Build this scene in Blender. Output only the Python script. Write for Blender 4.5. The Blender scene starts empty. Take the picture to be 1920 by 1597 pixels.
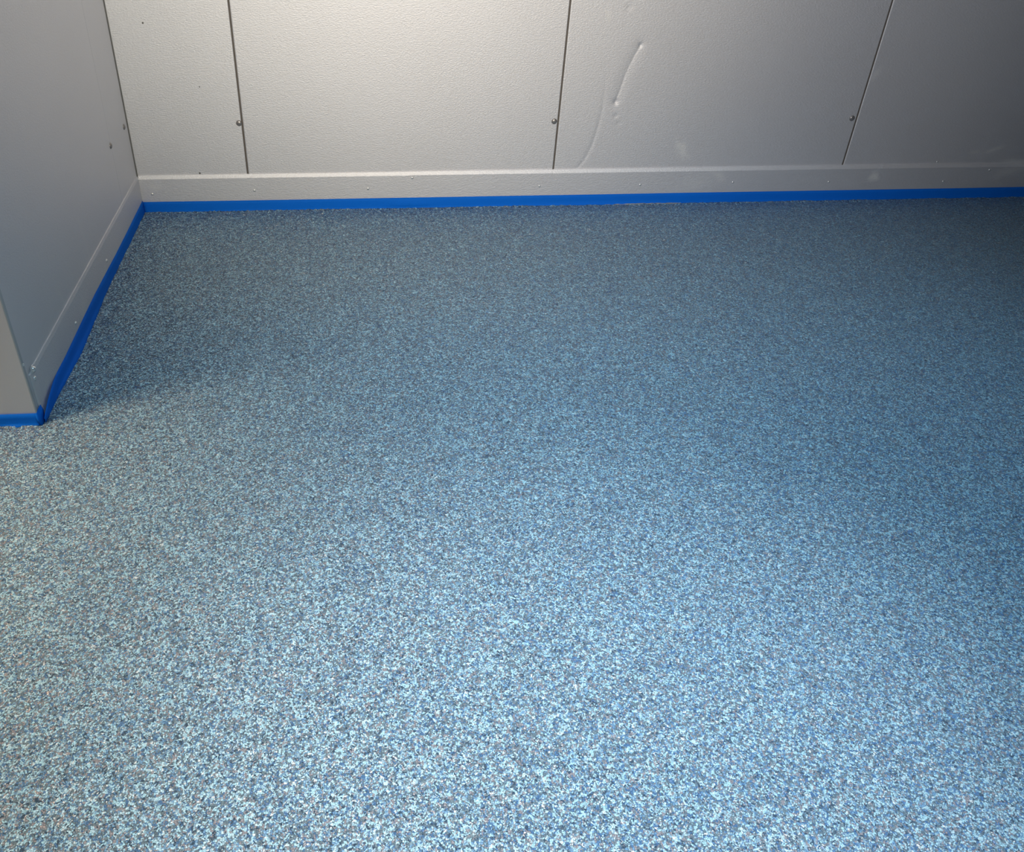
import bpy, bmesh, math, random
from mathutils import Vector, Matrix
random.seed(7)
C = bpy.context.scene.collection
S = bpy.context.scene

# ------------------------------------------------------------------ camera
cam_d = bpy.data.cameras.new('camera'); cam = bpy.data.objects.new('camera', cam_d); C.objects.link(cam)
yaw, pitch, roll = 0.0899828, 0.6064086, 0.0189898
cy, sy, cp, sp, cr, sr = math.cos(yaw), math.sin(yaw), math.cos(pitch), math.sin(pitch), math.cos(roll), math.sin(roll)
fwd = Vector((sy*cp, cy*cp, -sp)); right = Vector((cy, -sy, 0)); up = right.cross(fwd)
r2 = cr*right + sr*up; u2 = -sr*right + cr*up
M = Matrix((r2, u2, -fwd)).transposed().to_4x4(); M.translation = Vector((0.8386, -3.0883, 1.3412))
cam.matrix_world = M
cam_d.sensor_fit = 'HORIZONTAL'; cam_d.sensor_width = 36; cam_d.lens = 1577.72/1920*36
cam_d.shift_x = 152.58/1920; cam_d.shift_y = -95.1/1920
cam_d.clip_start = 0.02
S.camera = cam

# ------------------------------------------------------------------ world, lamps, exposure
w = bpy.data.worlds.new('world'); S.world = w; w.use_nodes = True
w.node_tree.nodes['Background'].inputs[0].default_value = (0.55, 0.75, 1.0, 1)
w.node_tree.nodes['Background'].inputs[1].default_value = 0.05
S.view_settings.view_transform = 'Standard'; S.view_settings.look = 'None'
S.view_settings.gamma = 1; S.view_settings.use_curve_mapping = False
S.view_settings.exposure = 0.0

def lamp(name, kind, loc, aim, energy, color, size=0.1, spot=None, blend=0.5):
    d = bpy.data.lights.new(name, kind); o = bpy.data.objects.new(name, d); C.objects.link(o)
    o.location = loc; o.rotation_euler = (Vector(aim)-Vector(loc)).to_track_quat('-Z', 'Y').to_euler()
    d.energy = energy; d.color = color
    if kind == 'AREA': d.shape = 'DISK'; d.size = size
    else: d.shadow_soft_size = size
    if spot: d.spot_size = spot; d.spot_blend = blend
    return o
R = math.radians
# hand-held inspection lamp beside the viewer (warm core), added wall fills, work lamps, added cool floor fills
lamp('inspection_lamp_core', 'SPOT', (0.85, -3.30, 1.75), (0.80, 0, 1.12), 208, (1.0, 0.87, 0.60), 0.05, R(60), 1.0)
lamp('wall_fill_cool', 'SPOT', (0.90, -3.40, 1.90), (1.55, 0, 1.0), 165, (0.85, 0.95, 1.0), 0.05, R(76), 1.0)  # added fill, brightens the back wall towards the right
lamp('wall_fill_warm', 'SPOT', (0.90, -3.45, 1.60), (1.70, 0, 0.9), 120, (1.0, 0.77, 0.58), 0.05, R(60), 1.0)  # added warm fill for the back wall, no lamp known here
lamp('overhead_work_lamp', 'SPOT', (1.1, -2.9, 2.0), (1.22, -2.45, 0), 230, (1.0, 0.90, 0.85), 0.08, R(56), 1.0)
lamp('doorway_work_lamp', 'SPOT', (-1.0, -1.85, 2.25), (-0.05, -1.95, 0), 330, (1.0, 0.70, 0.44), 0.25, R(52), 1.0)
lamp('cool_floor_fill', 'SPOT', (2.0, -2.2, 2.3), (2.0, -1.7, 0), 150, (0.44, 0.74, 1.0), 0.08, R(80), 1.0)  # added fill, turns the mid-right floor bluer
lamp('cool_floor_fill', 'SPOT', (0.95, -2.4, 2.35), (0.85, -1.9, 0), 125, (0.48, 0.82, 1.0), 0.20, R(70), 1.0)  # added fill, cools the middle of the floor; no known fixture

# ------------------------------------------------------------------ helpers
def tag(o, label=None, cat=None, group=None, kind=None):
    if label: o['label'] = label
    if cat: o['category'] = cat
    if group: o['group'] = group
    if kind: o['kind'] = kind
    return o
def obj(name, bm, mat, parent=None, smooth=False):
    me = bpy.data.meshes.new(name)
    bmesh.ops.recalc_face_normals(bm, faces=bm.faces)
    if smooth:
        for f in bm.faces: f.smooth = True
    bm.to_mesh(me); bm.free()
    if mat: me.materials.append(mat)
    o = bpy.data.objects.new(name, me); C.objects.link(o)
    if parent: o.parent = parent
    return o
def box(bm, lo, hi, bevel=0, seg=2):
    r = bmesh.ops.create_cube(bm, size=1)
    for v in r['verts']:
        v.co = Vector([(lo[i]+hi[i])/2 + v.co[i]*(hi[i]-lo[i]) for i in range(3)])
    if bevel:
        es = set(e for v in r['verts'] for e in v.link_edges)
        bmesh.ops.bevel(bm, geom=list(es), offset=bevel, segments=seg, affect='EDGES', profile=0.6)
def extrude_profile(bm, prof, a, b, fn):
    """prof: closed list of 2D points; fn(p, t) -> 3D point, at a and b."""
    A = [bm.verts.new(fn(p, a)) for p in prof]; B = [bm.verts.new(fn(p, b)) for p in prof]
    n = len(prof)
    for i in range(n):
        bm.faces.new((A[i], A[(i+1) % n], B[(i+1) % n], B[i]))
    bm.faces.new(A); bm.faces.new(B[::-1])
def vn(x, s=0.0):     # smooth 1D noise
    i = math.floor(x); f = x-i; f = f*f*(3-2*f)
    h = lambda k: (math.sin((k*127.1+s*311.7))*43758.5453) % 1.0
    return h(i)*(1-f)+h(i+1)*f

# ------------------------------------------------------------------ materials
def newmat(name):
    m = bpy.data.materials.new(name); m.use_nodes = True
    nt = m.node_tree; return m, nt, nt.nodes['Principled BSDF']
def N(nt, t, **kw):
    n = nt.nodes.new(t)
    for k, v in kw.items(): setattr(n, k, v)
    return n
def math_n(nt, op, a, b=None, clamp=False):
    n = N(nt, 'ShaderNodeMath', operation=op); n.use_clamp = clamp
    for i, v in enumerate((a, b)):
        if v is None: continue
        if hasattr(v, 'is_linked') or hasattr(v, 'links'): nt.links.new(v, n.inputs[i])
        else: n.inputs[i].default_value = v
    return n.outputs[0]
def mix_rgb(nt, fac, a, b, blend='MIX'):
    n = N(nt, 'ShaderNodeMix', data_type='RGBA', blend_type=blend)
    for s, v in ((0, fac), (6, a), (7, b)):
        if hasattr(v, 'links'): nt.links.new(v, n.inputs[s])
        else: n.inputs[s].default_value = v
    return n.outputs[2]

def wall_mat(name, axis, smudges=(), base=(0.745, 0.740, 0.775, 1), rough=0.62, metal=0.75, bump=0.75):
    """stucco-embossed silver sheet; axis 'x' or 'y' is the wall's run."""
    m, nt, p = newmat(name)
    geo = N(nt, 'ShaderNodeNewGeometry')
    mp = N(nt, 'ShaderNodeMapping'); nt.links.new(geo.outputs['Position'], mp.inputs[0])
    mp.inputs['Scale'].default_value = (0.85, 0.85, 1.7)
    mp.inputs['Rotation'].default_value = (0, 0.12, 0) if axis == 'x' else (0.12, 0, 0)
    n1 = N(nt, 'ShaderNodeTexNoise'); n1.inputs['Scale'].default_value = 165; n1.inputs['Detail'].default_value = 3.0
    n1.inputs['Distortion'].default_value = 0.6
    nt.links.new(mp.outputs[0], n1.inputs[0])
    big = N(nt, 'ShaderNodeTexNoise'); big.inputs['Scale'].default_value = 3.0; big.inputs['Detail'].default_value = 3
    nt.links.new(geo.outputs['Position'], big.inputs[0])
    bp = N(nt, 'ShaderNodeBump'); bp.inputs['Strength'].default_value = bump; bp.inputs['Distance'].default_value = 0.0015
    nt.links.new(n1.outputs[0], bp.inputs['Height'])
    nt.links.new(bp.outputs[0], p.inputs['Normal'])
    v = math_n(nt, 'MULTIPLY', math_n(nt, 'SUBTRACT', big.outputs[0], 0.5), 0.10)
    dark = mix_rgb(nt, math_n(nt, 'ADD', v, 0.1, True), base, (0.45, 0.42, 0.42, 1))
    col = dark
    # dried smears: ragged soft ellipses at their own place on the sheet
    if smudges:
        sep = N(nt, 'ShaderNodeSeparateXYZ'); nt.links.new(geo.outputs['Position'], sep.inputs[0])
        wn = N(nt, 'ShaderNodeTexNoise'); wn.inputs['Scale'].default_value = 45; wn.inputs['Detail'].default_value = 4
        nt.links.new(geo.outputs['Position'], wn.inputs[0])
        run = sep.outputs[0 if axis == 'x' else 1]; hz = sep.outputs[2]
        tot = None
        for (a, z, ra, rz, rot, s) in smudges:
            dx = math_n(nt, 'SUBTRACT', run, a); dz = math_n(nt, 'SUBTRACT', hz, z)
            c_, s_ = math.cos(rot), math.sin(rot)
            ux = math_n(nt, 'DIVIDE', math_n(nt, 'ADD', math_n(nt, 'MULTIPLY', dx, c_), math_n(nt, 'MULTIPLY', dz, s_)), ra)
            uz = math_n(nt, 'DIVIDE', math_n(nt, 'SUBTRACT', math_n(nt, 'MULTIPLY', dz, c_), math_n(nt, 'MULTIPLY', dx, s_)), rz)
            d = math_n(nt, 'SQRT', math_n(nt, 'ADD', math_n(nt, 'MULTIPLY', ux, ux), math_n(nt, 'MULTIPLY', uz, uz)))
            d = math_n(nt, 'ADD', d, math_n(nt, 'MULTIPLY', math_n(nt, 'SUBTRACT', wn.outputs[0], 0.5), 1.6))
            k = math_n(nt, 'MULTIPLY', math_n(nt, 'SUBTRACT', 1.0, d, True), s)
            tot = k if tot is None else math_n(nt, 'MAXIMUM', tot, k)
        col = mix_rgb(nt, tot, col, (0.86, 0.85, 0.80, 1))
        nt.links.new(math_n(nt, 'SUBTRACT', metal, math_n(nt, 'MULTIPLY', tot, 0.7), True), p.inputs['Metallic'])
    else:
        p.inputs['Metallic'].default_value = metal
    nt.links.new(col, p.inputs['Base Color'])
    p.inputs['Roughness'].default_value = rough
    return m

def flake_mat():
    m, nt, p = newmat('vinyl_flake_broadcast')
    geo = N(nt, 'ShaderNodeNewGeometry')
    wn = N(nt, 'ShaderNodeTexNoise'); wn.inputs['Scale'].default_value = 120; wn.inputs['Detail'].default_value = 2
    nt.links.new(geo.outputs['Position'], wn.inputs[0])
    def warp(off, amt):
        a = N(nt, 'ShaderNodeVectorMath', operation='SUBTRACT'); nt.links.new(wn.outputs['Color'], a.inputs[0]); a.inputs[1].default_value = (.5, .5, .5)
        b = N(nt, 'ShaderNodeVectorMath', operation='MULTIPLY_ADD'); nt.links.new(a.outputs[0], b.inputs[0])
        b.inputs[1].default_value = (amt, amt, 0.0); nt.links.new(geo.outputs['Position'], b.inputs[2])
        c = N(nt, 'ShaderNodeVectorMath', operation='ADD'); nt.links.new(b.outputs[0], c.inputs[0]); c.inputs[1].default_value = off
        return c.outputs[0]
    def cell(scale, off, amt):
        v = N(nt, 'ShaderNodeTexVoronoi', voronoi_dimensions='2D', feature='F1', distance='CHEBYCHEV' if scale > 200 else 'EUCLIDEAN')
        v.inputs['Scale'].default_value = scale; nt.links.new(warp(off, amt), v.inputs['Vector'])
        s = N(nt, 'ShaderNodeSeparateColor'); nt.links.new(v.outputs['Color'], s.inputs[0])
        return v, s
    v1, s1 = cell(155, (0, 0, 0), 0.0022)
    v2, s2 = cell(270, (3.17, 1.31, 0), 0.0018)
    v3, s3 = cell(400, (7.7, 5.3, 0), 0.0018)
    palette = [  # share of flakes, colour of the chip
        (0.00, (0.041, 0.080, 0.131)), (0.07, (0.069, 0.165, 0.326)), (0.18, (0.106, 0.165, 0.215)),
        (0.33, (0.147, 0.215, 0.257)), (0.43, (0.248, 0.245, 0.273)), (0.55, (0.147, 0.290, 0.452)),
        (0.65, (0.267, 0.410, 0.514)), (0.74, (0.377, 0.620, 0.724)), (0.90, (0.534, 0.740, 0.819)), (0.982, (0.754, 0.80, 0.798))]
    def ramp(sock):
        r = N(nt, 'ShaderNodeValToRGB'); cr_ = r.color_ramp; cr_.interpolation = 'CONSTANT'
        while len(cr_.elements) < len(palette): cr_.elements.new(0.5)
        for e, (pos, c) in zip(cr_.elements, palette): e.position = pos; e.color = (*c, 1)
        nt.links.new(sock, r.inputs[0]); return r.outputs[0]
    c1, c2, c3 = ramp(s1.outputs[0]), ramp(s2.outputs[0]), ramp(s3.outputs[0])
    m2 = math_n(nt, 'GREATER_THAN', s2.outputs[1], 0.45)
    m3 = math_n(nt, 'GREATER_THAN', s3.outputs[1], 0.62)
    col = mix_rgb(nt, m3, mix_rgb(nt, m2, c1, c2), c3)
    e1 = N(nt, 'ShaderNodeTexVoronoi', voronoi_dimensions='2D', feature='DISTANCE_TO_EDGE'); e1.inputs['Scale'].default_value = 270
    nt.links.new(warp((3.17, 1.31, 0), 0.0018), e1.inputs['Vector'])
    gap = math_n(nt, 'MULTIPLY', math_n(nt, 'LESS_THAN', e1.outputs[0], 0.05), math_n(nt, 'GREATER_THAN', s2.outputs[2], 0.66))      # crevice shade between some chips, painted into the colour
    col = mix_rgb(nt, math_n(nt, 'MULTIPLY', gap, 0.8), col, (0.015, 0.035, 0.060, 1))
    nt.links.new(col, p.inputs['Base Color'])
    # height: chips lie at random levels, with a dip between them
    def mixv(f, a, b):
        n = N(nt, 'ShaderNodeMix', data_type='FLOAT'); nt.links.new(f, n.inputs[0]); nt.links.new(a, n.inputs[2]); nt.links.new(b, n.inputs[3]); return n.outputs[0]
    h = mixv(m3, mixv(m2, s1.outputs[2], s2.outputs[2]), s3.outputs[2])
    h = math_n(nt, 'ADD', h, math_n(nt, 'MULTIPLY', math_n(nt, 'MULTIPLY', e1.outputs[0], 6.0, True), 0.6))
    bp = N(nt, 'ShaderNodeBump'); bp.inputs['Strength'].default_value = 0.8; bp.inputs['Distance'].default_value = 0.0016
    nt.links.new(h, bp.inputs['Height'])
    # every chip tilted a little its own way
    def colmix(f, a, b):
        return mix_rgb(nt, f, a, b)
    tl = colmix(m3, colmix(m2, v1.outputs['Color'], v2.outputs['Color']), v3.outputs['Color'])
    a = N(nt, 'ShaderNodeVectorMath', operation='SUBTRACT'); nt.links.new(tl, a.inputs[0]); a.inputs[1].default_value = (.5, .5, .5)
    b = N(nt, 'ShaderNodeVectorMath', operation='MULTIPLY_ADD'); nt.links.new(a.outputs[0], b.inputs[0])
    b.inputs[1].default_value = (1.0, 1.0, 0); nt.links.new(bp.outputs[0], b.inputs[2])
    c = N(nt, 'ShaderNodeVectorMath', operation='NORMALIZE'); nt.links.new(b.outputs[0], c.inputs[0])
    nt.links.new(c.outputs[0], p.inputs['Normal'])
    p.inputs['Roughness'].default_value = 0.36
    p.inputs['Specular IOR Level'].default_value = 0.5
    return m

def simple(name, col, rough=0.5, metal=0.0, noise=0.0, nscale=80, bump=0.0):
    m, nt, p = newmat(name)
    p.inputs['Roughness'].default_value = rough; p.inputs['Metallic'].default_value = metal
    n = N(nt, 'ShaderNodeTexNoise'); n.inputs['Scale'].default_value = nscale; n.inputs['Detail'].default_value = 4
    g = N(nt, 'ShaderNodeNewGeometry'); nt.links.new(g.outputs['Position'], n.inputs[0])
    k = tuple(max(0, c*(1-noise)) for c in col)
    nt.links.new(mix_rgb(nt, n.outputs[0], (*col, 1), (*k, 1)), p.inputs['Base Color'])
    if bump:
        b = N(nt, 'ShaderNodeBump'); b.inputs['Strength'].default_value = bump; b.inputs['Distance'].default_value = 0.001
        nt.links.new(n.outputs[0], b.inputs['Height']); nt.links.new(b.outputs[0], p.inputs['Normal'])
    return m

M_back = wall_mat('embossed_silver_sheet', 'x', smudges=[
    (2.08, 0.215, 0.03, 0.06, 0.5, 0.30), (3.36, 0.20, 0.05, 0.012, 0.35, 0.30), (3.28, 0.19, 0.04, 0.010, 0.2, 0.20),
    (1.72, 0.70, 0.012, 0.03, 0.3, 0.25), (2.77, 0.50, 0.015, 0.04, -0.4, 0.22), (3.48, 0.15, 0.10, 0.015, 0.0, 0.30)])
M_left = wall_mat('embossed_silver_sheet_side', 'y', bump=0.35, smudges=[(-0.98, 0.17, 0.02, 0.10, 0.3, 0.10), (-0.70, 0.22, 0.02, 0.12, 0.2, 0.08)])
M_flash = wall_mat('silver_flashing_back', 'x', smudges=[
    (2.89, 0.10, 0.025, 0.028, 0.5, 0.45), (2.24, 0.115, 0.05, 0.03, -0.5, 0.22), (2.16, 0.085, 0.12, 0.05, 0.2, 0.12),
    (3.48, 0.12, 0.12, 0.03, 0.3, 0.22), (0.06, 0.10, 0.03, 0.025, 0, 0.15)])
M_flash_l = wall_mat('silver_flashing_side', 'y', smudges=[(-0.86, 0.07, 0.06, 0.03, 0.4, 0.22), (-0.60, 0.06, 0.05, 0.02, 0.3, 0.15), (-1.24, 0.055, 0.05, 0.02, 0.5, 0.2)])
M_trim = wall_mat('silver_corner_angle', 'y', bump=0.15, base=(0.55, 0.58, 0.61, 1))  # base darkened to stand in for the dark reflection on the angle
M_seal = simple('dark_joint_sealant', (0.115, 0.098, 0.086), 0.7, 0, 0.3)
M_rivet = simple('dull_steel_rivet', (0.34, 0.32, 0.32), 0.38, 0.7, 0.2)
M_screw = simple('bright_zinc_screw', (0.85, 0.85, 0.85), 0.28, 0.75, 0.1)
M_tape = simple('blue_crepe_tape', (0.0005, 0.150, 0.72), 0.75, 0, 0.20, 400, 0.25)
M_tape.node_tree.nodes['Principled BSDF'].inputs['Specular IOR Level'].default_value = 0.15
M_crust = simple('dried_resin_edge', (0.48, 0.45, 0.43), 0.6, 0, 0.6, 200, 0.4)
M_flake = flake_mat()
M_sub = simple('dark_panel_core', (0.05, 0.047, 0.043), 0.8)
M_white = simple('painted_ceiling', (0.55, 0.56, 0.56), 0.6, 0, 0.1, 10)
M_black = simple('black_speck', (0.10, 0.095, 0.09), 0.6)
M_corner = simple('grey_corner_sealant', (0.16, 0.155, 0.15), 0.6)

# ------------------------------------------------------------------ floor
L_END = -1.325      # where the left wall ends
RX, TOP = 5.08, 2.45
LX, FY = -1.9, -4.3
bm = bmesh.new()
def axis_pts(lo, hi, marks, fine, coarse):
    pts = [lo]; x = lo
    while x < hi:
        near = min(abs(x-m) for m in marks)
        x += fine if near < 0.03 else min(coarse, max(fine, (near-0.03)*0.6+fine)) ; pts.append(min(x, hi))
    return pts
# main sheet, with a ragged bead of coating drawn up against the taped edges
box(bm, (LX, FY, -0.05), (RX, 0.0, 0.0))
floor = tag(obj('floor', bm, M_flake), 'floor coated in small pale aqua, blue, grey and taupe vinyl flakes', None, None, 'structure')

# coating built up along the tape: rough fillet, part of the floor
def fillet(path, inward, seed):
    """path: list of xy points along the tape foot; inward: unit xy pointing into the room."""
    bm = bmesh.new(); rows = []
    step = 0.006
    for k in range(len(path)-1):
        a, b = Vector(path[k]), Vector(path[k+1]); n = max(1, int((b-a).length/step))
        for i in range(n + (k == len(path)-2)):
            q = a+(b-a)*i/n; s = q.x*61+q.y*57
            hgt = 0.0008+0.0035*vn(s*2.3, seed)*vn(s*0.37, seed+3)+0.0016*vn(s*7.1, seed+1)
            wid = 0.006+0.012*vn(s*0.9, seed+2)
            rows.append([bm.verts.new((q.x+inward[0]*o*wid, q.y+inward[1]*o*wid, z*hgt + (0.0006*vn(s*9+o*31, seed+5) if 0 < o < 1 else 0)))
                         for o, z in ((0, 1), (0.35, 0.75), (0.7, 0.3), (1.0, -0.1))] + [bm.verts.new((q.x, q.y, -0.001))])
    for r, q in zip(rows, rows[1:]):
        for i in range(4): bm.faces.new((r[i], q[i], q[i+1 if i < 3 else 4], r[i+1 if i < 3 else 4])) if i < 3 else bm.faces.new((r[0], r[4], q[4], q[0]))
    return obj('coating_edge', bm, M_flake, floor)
TB = 0.0105     # tape face stands this far off the wall
fillet([(0.012, -0.0125), (1.2, -0.0125), (1.6, -0.0135), (1.8, -0.016), (2.2, -0.0140), (RX-0.01, -0.0125)], (0, -1), 1)
fillet([(0.0080, -0.012), (0.0078, -0.59), (0.0150, -0.81), (0.0205, -0.96), (0.0195, -1.06), (0.0125, -1.20), (0.0115, -1.297)], (1, 0), 4)
fillet([(-1.0, L_END-0.004), (-0.13, L_END-0.005), (-0.06, L_END-0.007), (-0.035, L_END-0.0035), (-0.004, L_END-0.0035)], (0, -1), 9)

# ------------------------------------------------------------------ back wall
wall_back = bmesh.new(); box(wall_back, (-0.25, 0.0070, 0), (RX+0.1, 0.10, TOP))
wall_back = tag(obj('wall_back', wall_back, M_seal), 'back wall of embossed silver metal panels with dark seams', None, None, 'structure')
seams = [0.4097, 1.5797, 2.7477, 3.916]
G = 0.0030
crease = [(1.851, 0.602), (1.835, 0.568), (1.820, 0.530), (1.808, 0.487), (1.799, 0.445), (1.789, 0.405)]
fold = [(1.738, 0.52), (1.742, 0.44), (1.742, 0.375), (1.735, 0.31), (1.721, 0.242), (1.704, 0.195), (1.686, 0.163), (1.664, 0.138)]
dimples = [(1.852, 0.604, 0.0070, 0.0024), (1.790, 0.402, 0.009, 0.0030), (1.797, 0.350, 0.009, 0.0013), (1.812, 0.322, 0.010, 0.0009), (1.79, 0.73, 0.012, 0.0008)]
def pl_dist(x, z, pl):
    best = 9, 0; tot = len(pl)-1
    for i in range(tot):
        ax, az = pl[i]; bx, bz = pl[i+1]; dx, dz = bx-ax, bz-az
        t = max(0, min(1, ((x-ax)*dx+(z-az)*dz)/(dx*dx+dz*dz)))
        d = math.hypot(x-ax-t*dx, z-az-t*dz)
        if d < best[0]: best = d, (i+t)/tot
    return best
def dent(x, z):
    d, t = pl_dist(x, z, crease); o = 0.0013*(0.6+0.4*abs(2*t-1))*math.exp(-(d/0.0050)**1.3) + 0.0011*math.exp(-(d/0.022)**2)
    d, t = pl_dist(x, z, fold); o += 0.0011*math.sin(min(1, t*1.6)*math.pi/2)*math.exp(-(d/0.007)**1.4)
    for (a, b, r, h) in dimples: o += h*math.exp(-(((x-a)/r)**2+((z-b)/r)**2))
    return o
edges_x = [-0.02]+seams+[RX]
for sx in seams:
    bm = bmesh.new(); box(bm, (sx-G-0.0004, 0.0022, 0), (sx+G+0.0004, 0.0075, TOP)); obj('joint_sealant', bm, M_seal, wall_back)
for i in range(5):
    a, b = edges_x[i]+(G if i else 0), edges_x[i+1]-(G if i < 4 else 0)
    bm = bmesh.new()
    xs = [a, a+0.0008, a+0.0030, a+0.0048]; zs = [0.0]
    if i == 2:
        x = a+0.01
        while x < b-0.01:
            xs.append(x); x += 0.0022 if 1.63 < x < 1.89 else 0.03
        z = 0.10
        while z < TOP-0.02:
            zs.append(z); z += 0.004 if z < 0.78 else 0.1
    else:
        for k in range(1, 8): xs.append(a+(b-a)*k/8)
    xs += [b-0.0026, b-0.0014, b-0.0004, b]; zs.append(TOP)
    rnd = {0: 0.0016, 1: 0.0007, 2: 0.0, len(xs)-1: 0.0016, len(xs)-2: 0.0007}
    grid = []
    for ix, x in enumerate(xs):
        grid.append([bm.verts.new((x, rnd.get(ix, 0)+(dent(x, z) if i == 2 else 0), z)) for z in zs])
    for ix in range(len(xs)-1):
        for iz in range(len(zs)-1):
            bm.faces.new((grid[ix][iz], grid[ix+1][iz], grid[ix+1][iz+1], grid[ix][iz+1]))
    for g, s in ((grid[0], 1), (grid[-1], -1)):     # returned edges
        back = [bm.verts.new((v.co.x, 0.0075, v.co.z)) for v in g]
        for iz in range(len(zs)-1): bm.faces.new((g[iz], g[iz+1], back[iz+1], back[iz]))
    pnl = obj('wall_panel', bm, M_back, wall_back, smooth=True)
    if i == 2: pnl['label'] = 'panel with a long crease and small dents'

def dome(name, loc, axis, r, h, mat, parent, label=None, washer=0):
    """low dome head facing along axis ('-y' for the back wall, 'x' for the left wall)."""
    bm = bmesh.new(); ns, nr = 20, 6; rings = []
    def P(rad, hh, k):
        a = 2*math.pi*k/ns; u, v = rad*math.cos(a), rad*math.sin(a)
        return (u, -hh, v) if axis == '-y' else (hh, u, v)
    prof = []
    if washer: prof += [(r*washer, 0), (r*washer, 0.0012), (r*1.02, 0.0014)]
    base = prof[-1][1] if prof else 0
    prof += [(r*math.cos(j/nr*math.pi/2)+1e-5, base+h*math.sin(j/nr*math.pi/2)+(0 if j else (0 if washer else -0.001))) for j in range(nr)]
    for rad, hh in prof: rings.append([bm.verts.new(P(rad, hh, k)) for k in range(ns)])
    for A, B in zip(rings, rings[1:]):
        for k in range(ns): bm.faces.new((A[k], A[(k+1) % ns], B[(k+1) % ns], B[k]))
    top = bm.verts.new(P(0, base+h, 0))
    for k in range(ns): bm.faces.new((rings[-1][k], rings[-1][(k+1) % ns], top))
    bm.faces.new(rings[0][::-1])
    o = obj(name, bm, mat, parent, smooth=True); o.location = loc
    if label: o['label'] = label
    return o
dome('rivet', (0.3985, 0, 0.337), '-y', 0.0108, 0.0055, M_rivet, wall_back)
dome('rivet', (1.5645, 0, 0.332), '-y', 0.0108, 0.0055, M_rivet, wall_back)
dome('rivet', (2.7285, 0, 0.332), '-y', 0.0108, 0.0055, M_rivet, wall_back)
dome('rivet', (3.899, 0, 0.332), '-y', 0.0108, 0.0055, M_rivet, wall_back)
for x, z, r in ((0.116, 0.682, 0.0032), (0.275, 0.468, 0.0022), (0.232, 0.149, 0.0036)):
    dome('nail_hole_plug', (x, 0, z), '-y', r, 0.0012, M_black, wall_back)
dome('nail_hole_plug', (3.141, 0, 0.152), '-y', 0.004, 0.002, M_screw, wall_back)

# ------------------------------------------------------------------ back flashing (baseboard)
BB = tag(bpy.data.objects.new('baseboard_back', None), 'folded silver metal flashing along the foot of the back wall', None, None, 'structure'); C.objects.link(BB)
prof = [(0.0015, 0.1445), (-0.0028, 0.1440), (-0.0090, 0.1322), (-0.0100, 0.1310), (-0.0090, 0.0), (0.0015, 0.0)]
prof_l = [(0.0015, 0.1445), (-0.0030, 0.1438), (-0.0047, 0.1350), (-0.0050, 0.1335), (-0.0050, 0.0), (0.0015, 0.0)]
def flash_x(a, b, dy, dz):
    bm = bmesh.new(); extrude_profile(bm, [(p[0]+(dy if p[0] < 0 else 0), p[1]+(dz if p[1] > .01 else 0)) for p in prof], a, b, lambda p, t: (t, p[0], p[1]))
    return obj('flashing_length', bm, M_flash, BB)
flash_x(0.004, 1.022, 0, 0); flash_x(1.020, 3.352, -0.0009, 0.0012); flash_x(3.350, RX-0.003, 0, 0)
for x, z in ((0.046, 0.073), (0.429, 0.081), (0.861, 0.081), (1.031, 0.1215), (1.529, 0.080), (1.932, 0.079), (2.308, 0.083), (2.705, 0.079), (3.19, 0.073), (3.37, 0.119), (3.75, 0.08), (4.3, 0.08)):
    dome('screw', (x, -0.0104, z), '-y', 0.0050, 0.0022, M_screw, BB)

# ------------------------------------------------------------------ left wall
# the partition block: its end faces the viewer
bm = bmesh.new(); box(bm, (LX+0.01, L_END+0.0015, 0), (-0.0015, 0.0, TOP))
wall_left = tag(obj('wall_left', bm, M_left), 'left partition wall of smooth grey metal ending in an outside corner', None, None, 'structure')
for a, b in ((L_END+0.001, -0.2450), (-0.2441, -0.001)):
    bm = bmesh.new(); box(bm, (-0.004, a, 0), (0.0, b, TOP), 0.0003, 1)
    obj('wall_panel', bm, M_left, wall_left)
bm = bmesh.new(); box(bm, (LX+0.01, L_END, 0), (0.0, L_END+0.004, TOP), 0.0008, 2)
obj('end_panel', bm, M_left, wall_left)
# angle over the outside corner, on the long face
bm = bmesh.new(); extrude_profile(bm, [(-0.001, L_END-0.0012), (0.0016, L_END-0.0006), (0.0006, L_END+0.013), (0.0, L_END+0.0135), (-0.001, L_END+0.0135)], 0.0, TOP, lambda p, t: (p[0], p[1], t))
obj('corner_angle', bm, M_trim, wall_left)
# sealed inside corner with the back wall
bm = bmesh.new(); extrude_profile(bm, [(-0.002, 0.002), (0.0040, 0.002), (0.0022, -0.0040), (-0.002, -0.0100)], 0.0, TOP, lambda p, t: (p[0], p[1], t))
obj('corner_sealant', bm, M_corner, wall_left)
for y, z in ((-0.050, 0.344), (-0.251, 0.347)):
    dome('rivet', (0, y, z), 'x', 0.0105, 0.0055, M_rivet, wall_left)

BL = tag(bpy.data.objects.new('baseboard_left', None), 'folded silver metal flashing along the foot of the left wall', None, None, 'structure'); C.objects.link(BL)
bm = bmesh.new(); extrude_profile(bm, [(-p[0], p[1]) for p in prof_l], -0.0105, -1.270, lambda p, t: (p[0], t, p[1]))
obj('flashing_length', bm, M_flash_l, BL)
for y, z in ((-0.571, 0.089), (-0.952, 0.083)):
    dome('screw', (0.0050, y+0.008, z-0.013), 'x', 0.0056, 0.0040, M_screw, BL)
# thin flat end piece between the flashing and the corner, with its fixings
bm = bmesh.new(); box(bm, (0, -1.3065, 0), (0.0050, -1.2695, 0.1400), 0.0008, 1)
obj('end_stop', bm, M_flash_l, BL)
b1 = dome('screw', (0.0050, -1.288, 0.1175), 'x', 0.0062, 0.0045, M_screw, BL)
dome('screw', (0.0018, -1.3175, 0.178), 'x', 0.0042, 0.0018, M_screw, wall_left)
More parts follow.
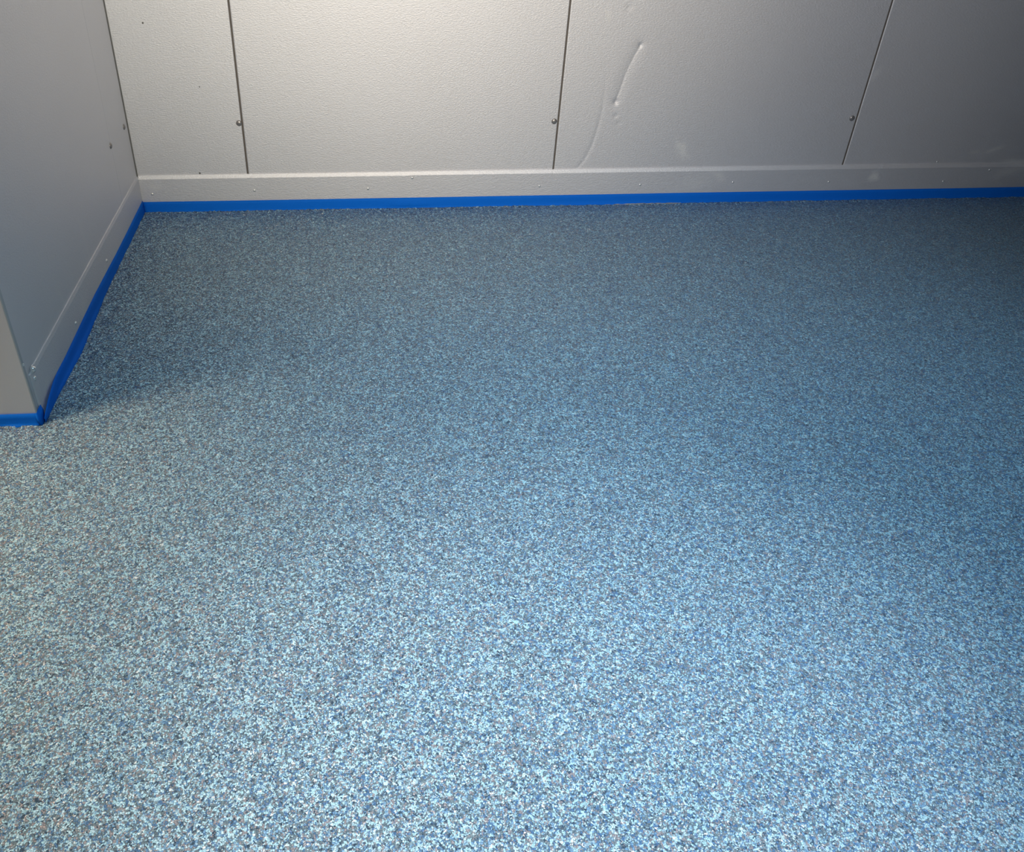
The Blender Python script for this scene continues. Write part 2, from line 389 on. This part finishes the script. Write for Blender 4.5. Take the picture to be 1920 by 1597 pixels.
# dome-head bolt on a washer
dome('bolt', (0.0050, -1.284, 0.1425), 'x', 0.0080, 0.0070, M_screw, BL, 'larger shiny dome-head bolt', washer=1.5)

# ------------------------------------------------------------------ blue masking tape
def ribbon(name, rows, mat, thick=0.0005, parent=None):
    """rows: list of columns (each a list of points); a thin solid sheet."""
    bm = bmesh.new(); V = [[bm.verts.new(p) for p in r] for r in rows]
    for a, b in zip(V, V[1:]):
        for i in range(len(a)-1): bm.faces.new((a[i], b[i], b[i+1], a[i+1]))
    bmesh.ops.recalc_face_normals(bm, faces=bm.faces)
    o = obj(name, bm, mat, parent, smooth=True)
    md = o.modifiers.new('thickness', 'SOLIDIFY'); md.thickness = thick; md.offset = 0
    return o
# along the back wall
rows = []; x = 0.0062
while x < RX-0.004:
    bul = 0.0022*max(0, vn(x*9, 2)-0.55)*2 + (0.004*math.exp(-((x-1.03)/0.10)**2))
    ft = 0.0035*vn(x*3.1, 8)+0.0012
    ed = -0.012 + (-0.0035*math.exp(-((x-1.85)/0.25)**2))
    top = 0.0425 + 0.0012*(vn(x*2.2, 5)-0.5) + 0.0015*min(1, max(0, (x-1.2)/0.9))
    rows.append([(x, -0.0113, top), (x, -0.0116-0.2*bul, top*0.72), (x, -0.0118-bul, top*0.45), (x, -0.0120-bul*0.6, top*0.2), (x, ed-ft*0.3, 0.004), (x, ed-ft, 0.0012)])
    x += 0.012
tb = ribbon('masking_tape', rows, M_tape)
tag(tb, 'long strip of blue masking tape along the back wall flashing', 'tape')
# along the left wall, standing off the wall towards its near end
def interp(y, tab):
    for (a, va), (b, vb) in zip(tab, tab[1:]):
        if a >= y >= b: return va+(vb-va)*(a-y)/(a-b)
    return tab[-1][1]
T_TOP = [(0, 0.048), (-0.46, 0.046), (-0.74, 0.051), (-0.92, 0.047), (-1.08, 0.043), (-1.19, 0.045), (-1.222, 0.0465), (-1.264, 0.0385), (-1.300, 0.027), (-1.326, 0.012)]
T_X = [(0, 0.0057), (-1.16, 0.0057), (-1.20, 0.0085), (-1.23, 0.0118), (-1.30, 0.0135), (-1.326, 0.0120)]
T_FOOT = [(0, 0.0085), (-0.59, 0.0083), (-0.81, 0.0155), (-0.96, 0.0210), (-1.06, 0.0200), (-1.16, 0.0155), (-1.20, 0.0140), (-1.297, 0.0140), (-1.326, 0.0105)]
rows = []; y = -0.0110
while y > -1.327:
    top, x0, xf = interp(y, T_TOP), interp(y, T_X), interp(y, T_FOOT)+0.0012*(vn(y*14, 4)-0.4)
    bul = 0.0018*max(0, vn(y*11, 3)-0.5)*2; top += 0.0012*(vn(y*7, 6)-0.5)
    d = xf-x0
    rows.append([(x0, y, top), (x0+0.0003+bul+d*0.04, y, top*0.62), (x0+0.0008+bul*0.6+d*0.15, y, top*0.28+0.001), (x0+0.0010+d*0.45, y, 0.0055), (max(xf, x0+0.0012), y, 0.0010)])
    y -= 0.0103
tl = ribbon('masking_tape', rows, M_tape)
tag(tl, 'blue masking tape along the left wall, curling off at its near end', 'tape')
# along the end face of the partition, torn tab folded round the corner
rows = []; x = LX+0.02
while x < 0.004:
    ft = 0.0008+0.004*max(0, vn(x*23+2, 12)-0.3) + 0.007*math.exp(-((x+0.060)/0.022)**2)
    top = 0.0368+0.0012*(vn(x*5, 7)-0.5)
    rows.append([(x, L_END-0.0017, top), (x, L_END-0.0021, top*0.6), (x, L_END-0.003, top*0.25), (x, L_END-0.0045, 0.003), (x, L_END-0.004-ft, 0.0012)])
    x += 0.009
tj = ribbon('masking_tape', rows, M_tape)
tag(tj, 'short blue masking tape strip at the foot of the wall end, near left', 'tape')
tab = ribbon('torn_tab', [
    [(-0.0035, L_END-0.0024, 0.0372), (-0.0030, L_END-0.0034, 0.016), (0.0015, L_END-0.0050, 0.0012)],
    [(0.0012, L_END-0.0026, 0.0374), (0.0018, L_END-0.0036, 0.016), (0.0055, L_END-0.0050, 0.0010)],
    [(0.0034, L_END+0.0100, 0.0430), (0.0040, L_END+0.0060, 0.018), (0.0078, L_END-0.0042, 0.0010)],
    [(0.0060, L_END+0.0220, 0.0465), (0.0066, L_END+0.0180, 0.021), (0.0092, L_END+0.0020, 0.0012)],
    [(0.0066, L_END+0.0290, 0.0270), (0.0072, L_END+0.0260, 0.015), (0.0098, L_END+0.0100, 0.0014)]], M_tape, 0.0005, tj)

# dried resin lip where the coating pulled off the tape
rows = []; n = 90
for k in range(n+1):
    t = k/n; x = 1.78+0.33*t; w_ = math.sin(math.pi*t)**0.5; r_ = vn(x*75, 5)
    rows.append([(x, -0.0150-0.001*vn(x*60, 1), 0.0030+0.0022*vn(x*90, 2)*w_), (x, -0.0168-0.0030*w_*r_, 0.0012+0.0030*w_*r_), (x, -0.0165-0.0020*w_*r_, 0.0010)])
lip = ribbon('resin_lip', rows, M_crust, 0.0008, tb); lip['label'] = 'pale dried resin lip under the tape'

# ------------------------------------------------------------------ rest of the room, out of frame
def slab(name, lo, hi, mat, label):
    bm = bmesh.new(); box(bm, lo, hi); return tag(obj(name, bm, mat), label, None, None, 'structure')
slab('wall_right', (RX, FY, 0), (RX+0.1, 0.1, TOP), M_left, 'right wall of grey metal sheet')
slab('wall_front', (LX, FY-0.1, 0), (RX, FY, TOP), M_left, 'wall behind the viewer')
slab('wall_far_left', (LX-0.1, FY, 0), (LX, L_END, TOP), M_left, 'side wall beyond the partition end')
slab('ceiling', (LX-0.1, FY-0.1, TOP), (RX+0.1, 0.1, TOP+0.08), M_white, 'pale ceiling over the room')
